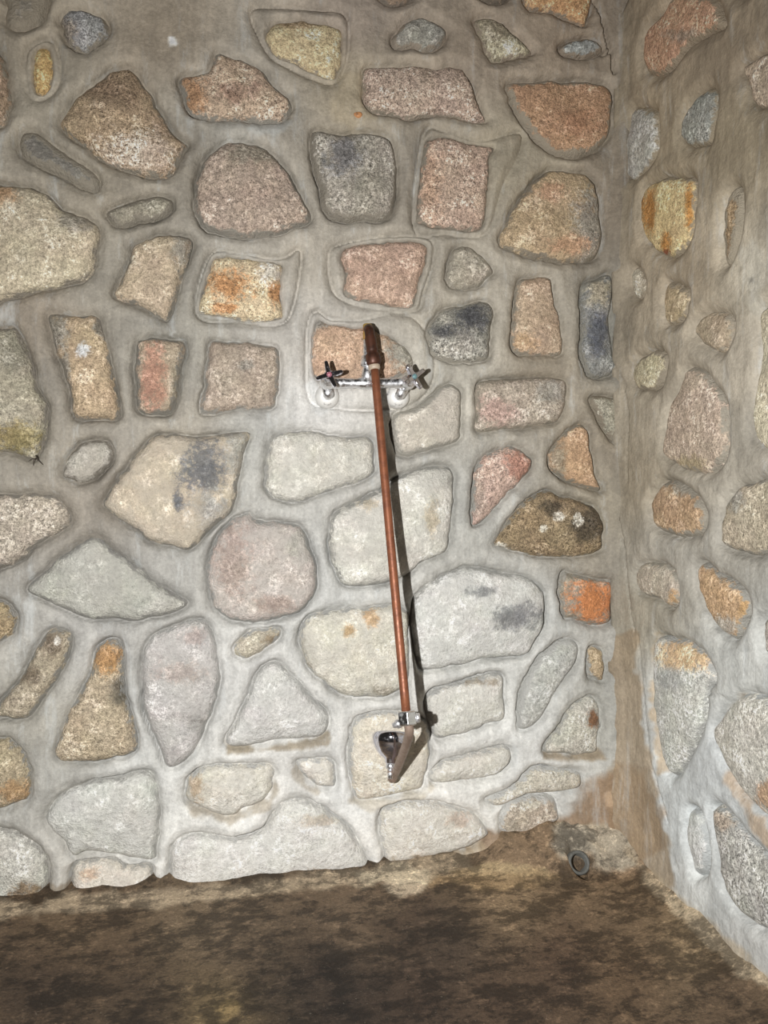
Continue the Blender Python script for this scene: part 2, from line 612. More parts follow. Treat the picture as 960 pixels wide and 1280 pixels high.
st([(388,165),(400,160),(420,165),(455,165),(485,172),(497,195),(497,240),(488,268),(460,275),(420,275),(405,262),(398,230),(390,195)], (150,143,131), sk=.26, pr=11, sm=.32, b1=[(430,195,26,26)], c1=(118,116,114), b2=[(392,195,7,40),(490,200,8,34)], c2=(178,170,154))
st([(533,172),(560,170),(590,178),(620,184),(614,200),(612,240),(608,275),(598,290),(560,287),(522,280),(520,265),(524,220),(528,190)], (176,152,134), sk=.32, pr=11, sm=.2, b1=[(535,230,18,60)], c1=(182,146,120), gr=[(530,168),(560,166),(600,176),(650,165),(650,190),(628,235),(615,280),(598,296),(560,292),(518,283)])
st([(682,214),(705,212),(735,218),(750,245),(752,275),(755,305),(740,325),(700,328),(665,322),(635,312),(622,298),(640,265),(660,235)], (164,143,114), sk=.2, pr=12, sm=.22, b1=[(740,290,26,60)], c1=(142,134,120), b2=[(715,305,28,14),(690,240,20,14)], c2=(178,138,104))
st([(562,325),(570,310),(590,308),(605,318),(618,335),(612,348),(595,360),(570,360),(560,350)], (163,155,139), sk=.14, pr=7, sm=.2)
st([(428,312),(460,302),(500,298),(530,303),(537,320),(528,350),(518,380),(500,385),(460,378),(432,370),(430,345)], (190,160,140), sk=.18, pr=11, sm=.15, gr=[(412,315),(425,305),(460,298),(510,293),(540,300),(542,325),(530,365),(520,388),(470,386),(425,372),(412,345)])
st([(535,408),(550,390),(575,380),(605,376),(617,385),(615,420),(612,445),(590,452),(560,452),(540,440),(535,425)], (142,139,130), sk=.3, pr=9, sm=.16, b1=[(592,398,24,18),(556,412,14,10)], c1=(82,82,84), b2=[(575,440,40,14),(552,395,10,14)], c2=(175,169,155))
st([(648,355),(665,346),(688,346),(693,365),(703,400),(705,440),(690,446),(660,445),(641,438),(643,400)], (178,155,131), sk=.16, pr=10, sm=.15, b1=[(655,430,20,14)], c1=(186,150,112))
st([(728,358),(745,348),(765,342),(768,370),(764,400),(768,440),(775,462),(755,472),(735,468),(727,440),(727,400)], (130,130,126), sk=.2, pr=9, sm=.2, b1=[(748,366,18,22)], c1=(156,146,122), b2=[(746,418,15,32)], c2=(88,92,100))
st([(738,498),(770,496),(782,500),(778,530),(770,552),(758,545),(748,525)], (152,147,131), sk=.2, pr=6, sm=.25)
st([(600,478),(630,472),(670,470),(705,473),(710,490),(705,515),(690,530),(650,535),(610,540),(596,535),(597,505)], (178,165,149), sk=.2, pr=11, sm=.16, b1=[(620,515,28,18)], c1=(190,158,142), b2=[(690,490,22,14)], c2=(165,158,146))
st([(165,305),(190,293),(215,291),(237,298),(238,312),(228,345),(215,385),(208,399),(185,388),(160,378),(140,368),(150,350),(160,325)], (196,176,150), sk=.16, pr=12, sm=.15, b1=[(225,310,12,30)], c1=(165,155,138))
st([(268,322),(290,320),(320,323),(345,325),(356,330),(353,355),(355,388),(350,400),(325,402),(290,398),(258,392),(248,388),(250,365),(258,342)], (228,206,168), sk=.3, pr=12, sm=.06, b1=[(285,355,34,20),(345,365,12,22),(280,385,18,8)], c1=(212,150,92), b2=[(340,340,18,14)], c2=(232,218,198), gr=[(262,318),(300,317),(350,322),(375,310),(375,340),(366,385),(350,405),(300,402),(246,392)])
st([(58,395),(75,392),(110,392),(125,400),(133,430),(143,470),(150,515),(145,522),(110,526),(92,522),(85,490),(75,455),(63,420)], (196,172,140), sk=.2, pr=10, sm=.14, b1=[(70,415,18,34),(80,470,8,40),(125,410,10,14)], c1=(156,146,128), b2=[(103,437,9,9)], c2=(245,245,242))  # second patch is a small near-white spot
st([(168,430),(175,422),(215,422),(230,430),(228,460),(222,495),(212,517),(190,518),(173,512),(168,475)], (188,168,144), sk=.16, pr=9, sm=.2, b1=[(192,470,17,52)], c1=(206,150,122), b2=[(222,480,9,36)], c2=(168,152,126))
st([(262,428),(285,424),(320,428),(345,434),(350,460),(344,500),(335,512),(290,514),(255,518),(249,505),(258,460)], (186,168,150), sk=.16, pr=9, sm=.16, b1=[(306,456,9,8)], c1=(155,145,130))
st([(-34,405),(0,412),(18,408),(35,440),(45,480),(58,510),(58,540),(50,565),(42,578),(20,568),(0,565),(-34,560)], (176,167,146), sk=.2, pr=12, sm=.12, b1=[(20,548,45,22)], c1=(152,134,86), b2=[(15,440,25,25)], c2=(150,142,122))
st([(76,592),(85,570),(105,553),(130,550),(140,562),(135,582),(112,600),(90,600)], (194,187,174), sk=.22, pr=8, sm=.18)
st([(180,556),(200,544),(250,545),(312,538),(308,560),(298,600),(290,640),(270,655),(240,685),(210,684),(185,675),(160,658),(135,640),(128,628),(145,600)], (212,196,172), sk=.16, pr=14, sm=.14, b1=[(256,585,36,38),(222,625,8,16)], c1=(128,128,130), b2=[(295,560,14,40),(262,640,26,26)], c2=(186,182,172))
st([(333,575),(343,545),(380,538),(430,545),(462,548),(470,575),(465,592),(440,605),(400,618),(370,628),(345,622),(330,610)], (213,209,196), sk=.12, pr=12, sm=.14)
st([(490,520),(520,508),(550,485),(565,480),(577,492),(577,530),(572,553),(540,560),(510,570),(495,560)], (197,188,174), sk=.14, pr=9, sm=.3)
st([(392,412),(400,398),(410,402),(445,408),(470,412),(500,425),(520,450),(505,470),(470,480),(430,482),(395,475),(388,455),(388,430)], (206,172,144), sk=.18, pr=9, sm=.12, b1=[(505,438,30,26)], c1=(186,178,162), b2=[(400,402,14,10)], c2=(165,155,140), gr=[(386,400),(398,388),(412,398),(450,400),(490,392),(520,398),(538,425),(545,460),(535,490),(510,508),(470,512),(420,510),(388,500),(383,450)])
st([(590,640),(593,600),(600,575),(620,561),(645,558),(662,570),(664,585),(650,605),(625,630),(605,652),(592,658)], (196,166,150), sk=.3, pr=10, sm=.14, b1=[(650,580,20,22)], c1=(198,140,118), b2=[(598,625,10,30)], c2=(186,160,142))
st([(688,565),(700,548),(722,530),(735,535),(742,560),(745,590),(753,612),(735,610),(705,600),(690,585)], (186,153,120), sk=.16, pr=8, sm=.16, b1=[(697,575,12,20)], c1=(160,142,116))
st([(620,675),(640,645),(665,622),(685,613),(705,620),(740,632),(757,650),(755,675),(750,690),(715,697),(680,696),(645,690),(622,683)], (142,122,93), sk=.34, pr=13, sm=.08, b1=[(735,655,24,26),(690,635,16,12)], c1=(92,80,62), b2=[(700,645,7,6),(723,648,6,8),(679,661,5,5),(628,682,9,4)], c2=(222,212,192))
st([(702,720),(715,716),(745,724),(767,728),(767,760),(764,778),(740,782),(715,775),(704,768)], (158,148,132), sk=.1, pr=9, sm=.12, b1=[(742,752,34,30)], c1=(212,126,68))
st([(412,660),(420,640),(455,622),(480,608),(510,592),(545,582),(565,585),(568,620),(565,660),(560,690),(530,705),(500,725),(470,732),(435,732),(420,715),(412,690)], (214,210,199), sk=.12, pr=14, sm=.16, b1=[(460,630,14,10),(540,650,10,24)], c1=(212,196,168), b2=[(555,600,14,14)], c2=(186,182,172))
st([(515,760),(525,740),(550,720),(580,709),(620,714),(660,722),(680,740),(683,770),(672,800),(655,820),(610,825),(565,835),(530,838),(520,815)], (207,206,200), sk=.14, pr=14, sm=.14, b1=[(648,772,34,20),(600,740,26,8)], c1=(142,143,142))
st([(375,790),(385,770),(420,762),(460,758),(495,757),(512,770),(512,810),(512,850),(495,870),(470,875),(430,870),(400,850),(378,820)], (216,210,193), sk=.13, pr=14, sm=.13, b1=[(464,771,10,16),(436,788,8,9)], c1=(214,176,128), b2=[(385,820,10,30),(480,865,30,8)], c2=(184,174,152))
st([(312,640),(318,648),(350,653),(375,660),(390,690),(395,725),(390,750),(370,768),(335,778),(300,778),(275,770),(262,745),(257,720),(262,690),(280,660),(298,645)], (204,192,182), sk=.2, pr=13, sm=.18, b1=[(290,700,30,55),(345,755,30,12)], c1=(196,172,158), b2=[(375,680,20,24)], c2=(200,193,178))
st([(30,738),(55,712),(85,688),(115,670),(140,683),(175,710),(205,735),(237,753),(215,768),(180,775),(140,776),(100,772),(60,755)], (192,190,178), sk=.16, pr=12, sm=.2)
st([(-34,620),(0,616),(50,616),(75,625),(88,645),(80,662),(50,680),(25,700),(0,712),(-34,715)], (180,167,150), sk=.24, pr=11, sm=.18)
st([(-34,755),(0,752),(18,762),(20,780),(8,800),(-34,815)], (168,148,113), sk=.3)
st([(-4,880),(10,865),(30,835),(50,800),(65,788),(85,792),(88,810),(75,840),(55,870),(40,895),(20,902),(-8,895)], (176,162,138), sk=.2, pr=10, sm=.16, b1=[(65,805,16,16),(40,845,12,12)], c1=(138,120,98), b2=[(72,800,5,5)], c2=(225,215,200))
st([(75,915),(90,880),(110,845),(120,810),(148,800),(155,830),(155,860),(168,910),(170,940),(145,948),(110,955),(75,955),(66,940)], (184,166,138), sk=.22, pr=11, sm=.14, b1=[(134,820,22,24)], c1=(204,152,94), b2=[(150,865,16,20)], c2=(128,117,98))
st([(175,830),(185,800),(210,785),(250,772),(268,795),(275,830),(275,860),(265,890),(250,930),(235,950),(210,962),(200,940),(185,910),(177,870)], (197,192,187), sk=.16, pr=11, sm=.14, b1=[(225,840,34,14),(245,795,18,14)], c1=(196,180,170), b2=[(245,900,12,20)], c2=(170,165,158))
st([(293,808),(305,795),(320,788),(345,787),(349,797),(335,812),(310,824),(296,820)], (198,188,166), sk=.14, pr=8, sm=.12, b1=[(338,798,12,8)], c1=(172,152,120))
st([(282,930),(300,890),(320,845),(345,825),(362,840),(385,868),(408,890),(411,912),(395,925),(350,928),(310,935)], (210,208,202), sk=.12, pr=12, sm=.14)
st([(435,930),(440,905),(458,893),(490,890),(530,900),(540,930),(535,970),(525,990),(490,995),(460,1003),(445,1000),(438,970)], (218,208,188), sk=.14, pr=9, sm=.2)
st([(533,870),(560,858),(600,845),(628,842),(632,870),(632,900),(610,908),(580,918),(550,926),(540,910)], (207,204,194), sk=.13, pr=9, sm=.2, b1=[(600,852,30,6)], c1=(170,158,138))
st([(535,970),(550,955),(580,945),(610,938),(635,933),(641,945),(630,965),(600,975),(560,980),(540,980)], (217,212,200), sk=.1, pr=10, sm=.14)
st([(648,910),(650,870),(665,835),(690,808),(712,799),(726,808),(722,830),(700,860),(685,890),(665,910)], (184,184,178), sm=.35, sk=.1, pr=6)
st([(735,845),(736,815),(742,808),(755,810),(758,828),(755,850),(745,850)], (172,152,122), sm=.15, sk=.16, pr=5)
st([(680,940),(700,905),(718,880),(738,870),(750,880),(752,905),(750,930),(745,942),(715,945)], (180,177,165), sk=.16, pr=8, sm=.15, b1=[(742,900,8,14)], c1=(140,98,64), b2=[(745,925,6,12),(692,935,8,8)], c2=(205,198,182))
st([(607,1000),(640,985),(665,962),(700,962),(727,966),(728,985),(700,992),(660,996),(625,1010)], (182,175,160), sk=.16, pr=8, sm=.2)
st([(625,1040),(632,1005),(650,997),(690,995),(698,1010),(695,1030),(660,1045)], (168,155,138), sk=.2, pr=6, sm=.3, b1=[(660,1005,22,8)], c1=(195,186,168))
st([(475,1020),(490,1008),(520,1003),(555,1005),(590,1015),(612,1040),(608,1048),(585,1062),(540,1072),(485,1082),(478,1050)], (204,198,186), sk=.14, pr=11, sm=.16, b1=[(575,1025,18,12)], c1=(202,182,164), b2=[(540,1075,70,7)], c2=(156,136,108))
st([(215,1122),(213,1070),(225,1048),(255,1043),(300,1050),(330,1035),(345,1012),(370,998),(400,1008),(430,1030),(450,1055),(462,1084),(440,1096),(370,1108),(300,1118),(250,1124)], (210,207,200), sk=.14, pr=12, sm=.14, b1=[(400,1025,30,8)], c1=(205,192,174), b2=[(425,1093,55,9),(330,1112,40,6)], c2=(150,128,98))
st([(230,990),(240,968),(265,958),(310,957),(340,956),(345,975),(335,998),(310,1012),(285,1022),(250,1010),(235,1003)], (214,208,194), sk=.12, pr=12, sm=.14, b1=[(245,985,12,22)], c1=(190,165,135))
st([(370,955),(385,948),(415,950),(420,970),(418,985),(400,985),(382,975)], (217,210,197), sk=.1, pr=8, sm=.16)
st([(55,1020),(75,990),(110,978),(150,972),(185,966),(196,985),(198,1020),(195,1065),(190,1078),(165,1076),(140,1068),(110,1066),(90,1074),(75,1050),(62,1040)], (199,198,190), sk=.13, pr=12, sm=.14)
st([(92,1132),(90,1088),(110,1077),(140,1075),(165,1084),(185,1082),(190,1100),(188,1122),(150,1130)], (212,203,188), sk=.14, pr=9, sm=.14, b1=[(110,1090,16,10)], c1=(208,178,150))
st([(-34,920),(0,925),(15,928),(30,945),(40,985),(35,1000),(15,1008),(-34,1015)], (168,153,124), sk=.18, pr=11, sm=.14, b1=[(20,990,24,16)], c1=(180,142,96))
st([(-34,1040),(0,1037),(25,1043),(50,1060),(60,1085),(60,1110),(50,1134),(0,1138),(-34,1138)], (182,179,169), sk=.16, pr=11, sm=.16, b1=[(35,1115,24,12)], c1=(140,118,90))
NB = len(S)
# --- right wall, from the top
st([(805,90),(803,60),(810,35),(830,10),(850,-12),(890,-4),(903,20),(905,35),(885,45),(862,60),(845,80),(825,98),(812,95)], (152,120,97), sk=.24, pr=8, sm=.25, b1=[(855,45,24,10)], c1=(130,112,94))
st([(765,-18),(788,-18),(783,10),(772,28),(765,15)], (186,146,92), sk=.2, pr=4, sm=.1)
st([(925,85),(945,70),(975,65),(1000,100),(990,130),(955,140),(942,135),(932,110)], (158,142,124), sk=.22, pr=8, sm=.15)
st([(852,150),(865,125),(885,108),(895,120),(895,150),(888,178),(870,185),(852,180)], (126,127,120), sk=.26, pr=7, sm=.2)
st([(785,160),(790,138),(805,132),(820,142),(822,180),(815,200),(795,222),(778,225),(778,205)], (140,138,131), sk=.2, pr=5, sm=.15)
st([(800,260),(805,235),(825,222),(850,218),(868,225),(868,255),(865,290),(855,312),(838,322),(815,312),(802,290)], (196,174,128), sk=.22, pr=10, sm=.1, b1=[(811,262,12,32),(862,262,7,30),(832,305,8,14)], c1=(166,112,50), b2=[(833,317,7,6)], c2=(110,52,26))
st([(905,260),(915,232),(928,240),(925,290),(912,330),(900,325)], (142,120,92), sk=.2, pr=3, sm=.5)
st([(787,340),(795,332),(805,345),(806,365),(795,376),(787,362)], (158,150,134), sk=.18, pr=4, sm=.15)
st([(830,360),(840,352),(858,360),(862,375),(855,400),(835,408),(828,395)], (156,139,110), sk=.16, pr=4, sm=.2)
st([(868,405),(880,392),(905,388),(915,400),(914,425),(900,442),(880,435),(865,420)], (160,145,122), sk=.14, pr=7, sm=.1)
st([(790,460),(800,445),(820,435),(833,445),(832,465),(822,485),(800,492),(790,480)], (162,152,126), sk=.18, pr=5, sm=.25)
st([(830,540),(840,500),(855,465),(868,458),(885,470),(905,505),(910,545),(905,575),(885,592),(860,592),(838,580),(828,565)], (172,154,136), sk=.2, pr=11, sm=.12, b1=[(862,580,24,12)], c1=(165,146,112))
st([(952,385),(1010,380),(1010,572),(950,560),(940,520),(948,450)], (204,194,168), sk=.14, pr=10, sm=.12)
st([(812,625),(825,605),(845,602),(870,620),(881,640),(878,665),(860,672),(830,668),(815,655)], (166,138,108), sk=.2, pr=8, sm=.2, b1=[(855,612,20,8)], c1=(140,128,110))
st([(903,640),(915,615),(935,600),(970,600),(1000,640),(995,690),(950,697),(920,690),(900,680)], (184,171,148), sk=.2, pr=11, sm=.12, b1=[(918,620,14,20)], c1=(160,154,140))
st([(793,720),(800,705),(820,703),(840,712),(848,735),(845,755),(835,760),(820,750),(800,742)], (166,156,140), sk=.14, pr=6, sm=.2, b1=[(842,748,8,10)], c1=(182,145,100))
st([(868,715),(880,703),(900,718),(925,735),(935,755),(930,785),(915,800),(895,785),(880,755)], (184,152,116), sk=.16, pr=8, sm=.25, b1=[(930,760,6,20)], c1=(196,152,96), b2=[(905,785,14,16)], c2=(172,162,146))
st([(952,775),(970,765),(1010,770),(1010,830),(960,822),(950,800)], (182,174,162), sk=.14, pr=7, sm=.15)
st([(818,800),(840,798),(865,805),(885,825),(895,850),(885,862),(880,900),(865,940),(845,970),(832,960),(822,920),(817,860)], (178,178,170), sk=.18, pr=10, sm=.15, b1=[(858,820,44,22)], c1=(206,170,126), b2=[(835,850,20,14)], c2=(160,160,155))
st([(893,910),(905,885),(925,868),(960,875),(1010,930),(1020,1010),(960,1020),(925,985),(905,950)], (192,188,177), sk=.18, pr=13, sm=.12, b1=[(958,995,14,20)], c1=(186,150,116))
st([(858,1030),(862,1010),(875,1012),(882,1040),(885,1070),(880,1090),(870,1095),(862,1070),(858,1050)], (184,185,181), sk=.08, pr=7, sm=.3)
st([(892,1010),(905,1010),(930,1040),(960,1070),(1020,1100),(1020,1195),(960,1165),(930,1145),(905,1110),(895,1060)], (170,167,160), sk=.34, pr=10, sm=.15, b1=[(905,1025,16,14)], c1=(178,160,142))

# photographed mortar colours at some places; away from them they blend
MORTAR_B = [(30,30,(125,117,104)),(200,50,(130,120,106)),(330,160,(142,134,122)),(450,20,(128,118,108)),(600,60,(128,117,104)),
 (690,40,(118,107,94)),(760,250,(122,112,98)),(70,140,(138,131,118)),(230,190,(132,125,113)),(130,240,(140,132,118)),
 (300,165,(152,150,143)),(440,115,(150,140,122)),(510,220,(128,121,110)),(640,200,(140,132,116)),(400,310,(165,158,146)),
 (230,420,(150,146,136)),(30,385,(140,130,116)),(130,340,(148,142,130)),(370,430,(185,180,172)),(390,510,(216,214,210)),
 (560,360,(160,153,140)),(570,470,(185,180,168)),(680,460,(150,140,124)),(760,640,(140,132,116)),(70,560,(155,148,135)),
 (110,620,(150,142,130)),(230,540,(165,158,145)),(320,560,(185,184,178)),(240,720,(168,166,160)),(580,640,(175,174,168)),
 (670,760,(172,172,168)),(400,740,(203,203,199)),(290,840,(206,205,201)),(140,790,(176,174,169)),(40,910,(152,148,138)),
 (190,960,(192,192,188)),(220,1000,(209,208,203)),(360,1000,(213,211,206)),(430,1000,(206,206,203)),(470,1050,(206,204,199)),
 (640,830,(192,192,188)),(660,940,(192,192,189)),(75,1100,(168,165,158)),(60,960,(168,166,159)),(755,900,(158,157,150)),
 (740,690,(150,143,130)),(600,1000,(193,192,187)),(550,1000,(205,203,198)),(770,430,(132,130,122)),(775,540,(138,128,112))]
MORTAR_R = [(850,200,(125,115,98)),(930,180,(128,118,100)),(900,60,(118,107,92)),(870,340,(138,126,108)),(940,340,(162,155,140)),
 (800,430,(132,123,108)),(930,450,(160,152,138)),(920,570,(158,152,140)),(790,600,(135,126,110)),(860,700,(152,148,139)),
 (800,770,(142,136,122)),(930,830,(176,177,173)),(890,960,(184,187,187)),(850,1000,(174,178,178)),(930,1190,(168,168,165)),
 (808,900,(160,160,156)),(890,1120,(172,174,172))]
# stains with their own shape: (polygon, colour, strength, ragged edge in px)
STAINS_B = [
 ([(775,792),(800,792),(800,1110),(745,1110),(752,1000),(766,930),(770,860)], (142,126,104), .85, 7),
 ([(598,1062),(612,1046),(640,1048),(690,1034),(700,1002),(716,1000),(742,984),(765,975),(800,960),(800,1140),(560,1140)], (128,106,82), .92, 16),
 ([(690,1050),(700,1030),(735,1022),(770,1040),(785,1075),(770,1100),(700,1100)], (158,148,130), .9, 10),
 ([(752,985),(765,975),(780,990),(768,1003),(755,1000)], (180,155,128), .6, 4),
 ([(-60,1136),(60,1128),(215,1114),(465,1090),(600,1058),(640,1160),(-60,1190)], (150,134,110), .8, 10),
 ([(282,930),(320,936),(400,922),(412,912),(410,930),(350,938),(285,940)], (150,136,112), .8, 4),
 ([(374,1104),(420,1096),(455,1078),(466,1086),(440,1099),(380,1108)], (142,122,94), .85, 4),
 ([(484,1080),(540,1070),(590,1058),(592,1066),(545,1078),(488,1086)], (150,132,106), .8, 4),
 ([(680,940),(715,944),(748,936),(752,946),(715,952),(678,948)], (138,122,98), .8, 5),
 ([(235,1002),(285,1022),(335,998),(345,978),(352,985),(338,1012),(290,1032),(240,1015)], (168,156,136), .7, 6),
 ([(370,955),(382,978),(402,990),(398,994),(375,982),(366,962)], (172,162,146), .7, 4),
 ([(60,1100),(72,1108),(90,1100),(90,1140),(60,1140)], (120,104,82), .7, 6),
 ([(438,1000),(460,1005),(530,990),(536,975),(545,985),(530,1000),(462,1012)], (186,176,156), .6, 5),
 ([(300,160),(335,150),(365,152),(360,172),(320,176)], (165,166,162), .6, 8),
 ([(388,505),(380,480),(395,470),(402,500),(420,512),(400,520)], (228,228,226), .7, 6),
 ([(211,48),(219,45),(220,58),(213,60)], (205,205,200), .9, 3),
 ([(425,95),(470,92),(465,150),(440,170),(420,150)], (156,144,122), .6, 12),
]
STAINS_R = [
 ([(770,792),(798,792),(806,880),(812,950),(830,1020),(842,1080),(850,1110),(770,1140)], (140,125,104), .85, 7),
 ([(770,960),(812,960),(826,1020),(830,1060),(800,1075),(770,1060)], (132,113,90), .7, 14),
 ([(816,790),(822,790),(824,920),(832,965),(826,970),(816,900)], (158,138,108), .7, 4),
 ([(940,350),(946,347),(948,353),(942,355)], (25,20,16), 1, 1),
 ([(930,310),(945,300),(958,340),(955,400),(940,390)], (176,172,160), .5, 10),
 ([(915,965),(928,990),(945,1015),(960,1035),(970,1060),(950,1040),(925,1000),(912,975)], (164,142,116), .75, 7),
 ([(905,890),(925,868),(935,880),(912,905),(900,930)], (150,138,120), .7, 4),
 ([(800,1075),(860,1130),(960,1215),(1010,1260),(960,1300),(780,1100)], (158,145,124), .75, 10),
]
CRACKS = [   # open cracks and scribed lines: wall, px line, width mm, depth mm
 ('B', [(744,-10),(747,8),(752,25),(756,40),(761,55),(764,68),(765,85),(767,93)], 3.2, 24),
 ('B', [(768,116),(769,140)], 1.8, 12),
 ('B', [(764,64),(752,70)], 2.5, 10),
 ('R', [(777,455),(784,480),(788,520),(786,600)], 2.0, 6),
 ('R', [(778,640),(785,700),(788,740),(795,790)], 2.0, 7),
 ('R', [(800,795),(808,880),(815,950),(838,1030)], 2.2, 5),
 ('B', [(240,800),(252,802),(280,812)], 1.0, 2),
 ('R', [(818,840),(824,930),(834,968)], 2.5, 6),
 ('B', [(655,908),(690,868),(722,828)], 1.6, 4),
 ('R', [(868,860),(905,872),(925,885)], 2.0, 5),
]


def idw(px, py, pts):
    w = []; c = []
    for x, y, rgb in pts:
        w.append(1.0 / (((px - x) ** 2 + (py - y) ** 2) + 1200.0) ** 1.6)
        c.append(lin(rgb))
    w = np.array(w); c = np.array(c)
    return np.einsum('kn,kc->nc', w, c) / w.sum(0)[:, None]


def mask_poly(px, py, poly, rag):
    p = np.stack([px, py], -1); poly = np.asarray(poly, float)
    lo = poly.min(0) - 3 * rag - 6; hi = poly.max(0) + 3 * rag + 6
    idx = np.where(((p > lo) & (p < hi)).all(1))[0]
    m = np.zeros(len(px))
    if len(idx) == 0:
        return m
    q = p[idx]
    sd = seg_dist(q, poly) * np.where(inside(q, poly), 1, -1)
    sd = sd + 3.0 * rag * fbm(q[:, 0] / (2.5 * rag + 4), q[:, 1] / (2.5 * rag + 4), 4, 5)
    m[idx] = sstep(-0.35 * rag - 0.8, 0.35 * rag + 0.8, sd)
    return m


def stone_outline(wall, pts, seed):
    p2 = wall.to2([p[0] for p in pts], [p[1] for p in pts])
    o = resample_closed(smooth_closed(p2), 92)
    c = o.mean(0)
    r = o - c
    d = r / np.linalg.norm(r, axis=1)[:, None]
    return o + d * ((0.006 * fbm(o[:, 0] * 80 + seed, o[:, 1] * 80, 3, seed) + 0.009 * fbm(o[:, 0] * 28 - seed, o[:, 1] * 28, 2, seed + 2))[:, None])


def extra_stones(wall, have, a_rng, z_rng, n, seed):
    """more of the same masonry just beyond the picture's edge"""
    r = random.Random(seed); out = []
    polys = [(p.mean(0), np.linalg.norm(p - p.mean(0), axis=1).max(), p) for p in have]
    tries = 0
    while len(out) < n and tries < 4000:
        tries += 1
        c = np.array([r.uniform(*a_rng), r.uniform(*z_rng)])
        rad = r.uniform(0.045, 0.095)
        k = r.randint(6, 8); ph = r.uniform(0, 6.28); asp = r.uniform(0.65, 1.0); rot = r.uniform(0, 3.14)
        p = []
        for i in range(k):
            a = ph + 2 * math.pi * (i + r.uniform(-.22, .22)) / k
            q = np.array([math.cos(a), asp * math.sin(a)]) * rad * r.uniform(.85, 1.1)
            p.append(c + np.array([q[0] * math.cos(rot) - q[1] * math.sin(rot), q[0] * math.sin(rot) + q[1] * math.cos(rot)]))
        p = resample_closed(smooth_closed(p), 92)
        if p[:, 1].min() < 0.02:
            continue
        ok = True
        for cc, rr, pp in polys:
            if np.linalg.norm(c - cc) < rad * 1.15 + rr:
                if seg_dist(p[::4], pp).min() < 0.018 or inside(p[::6], pp).any() or inside(c[None], pp).any():
                    ok = False; break
        if ok:
            polys.append((p.mean(0), np.linalg.norm(p - p.mean(0), axis=1).max(), p))
            out.append(p)
    return out


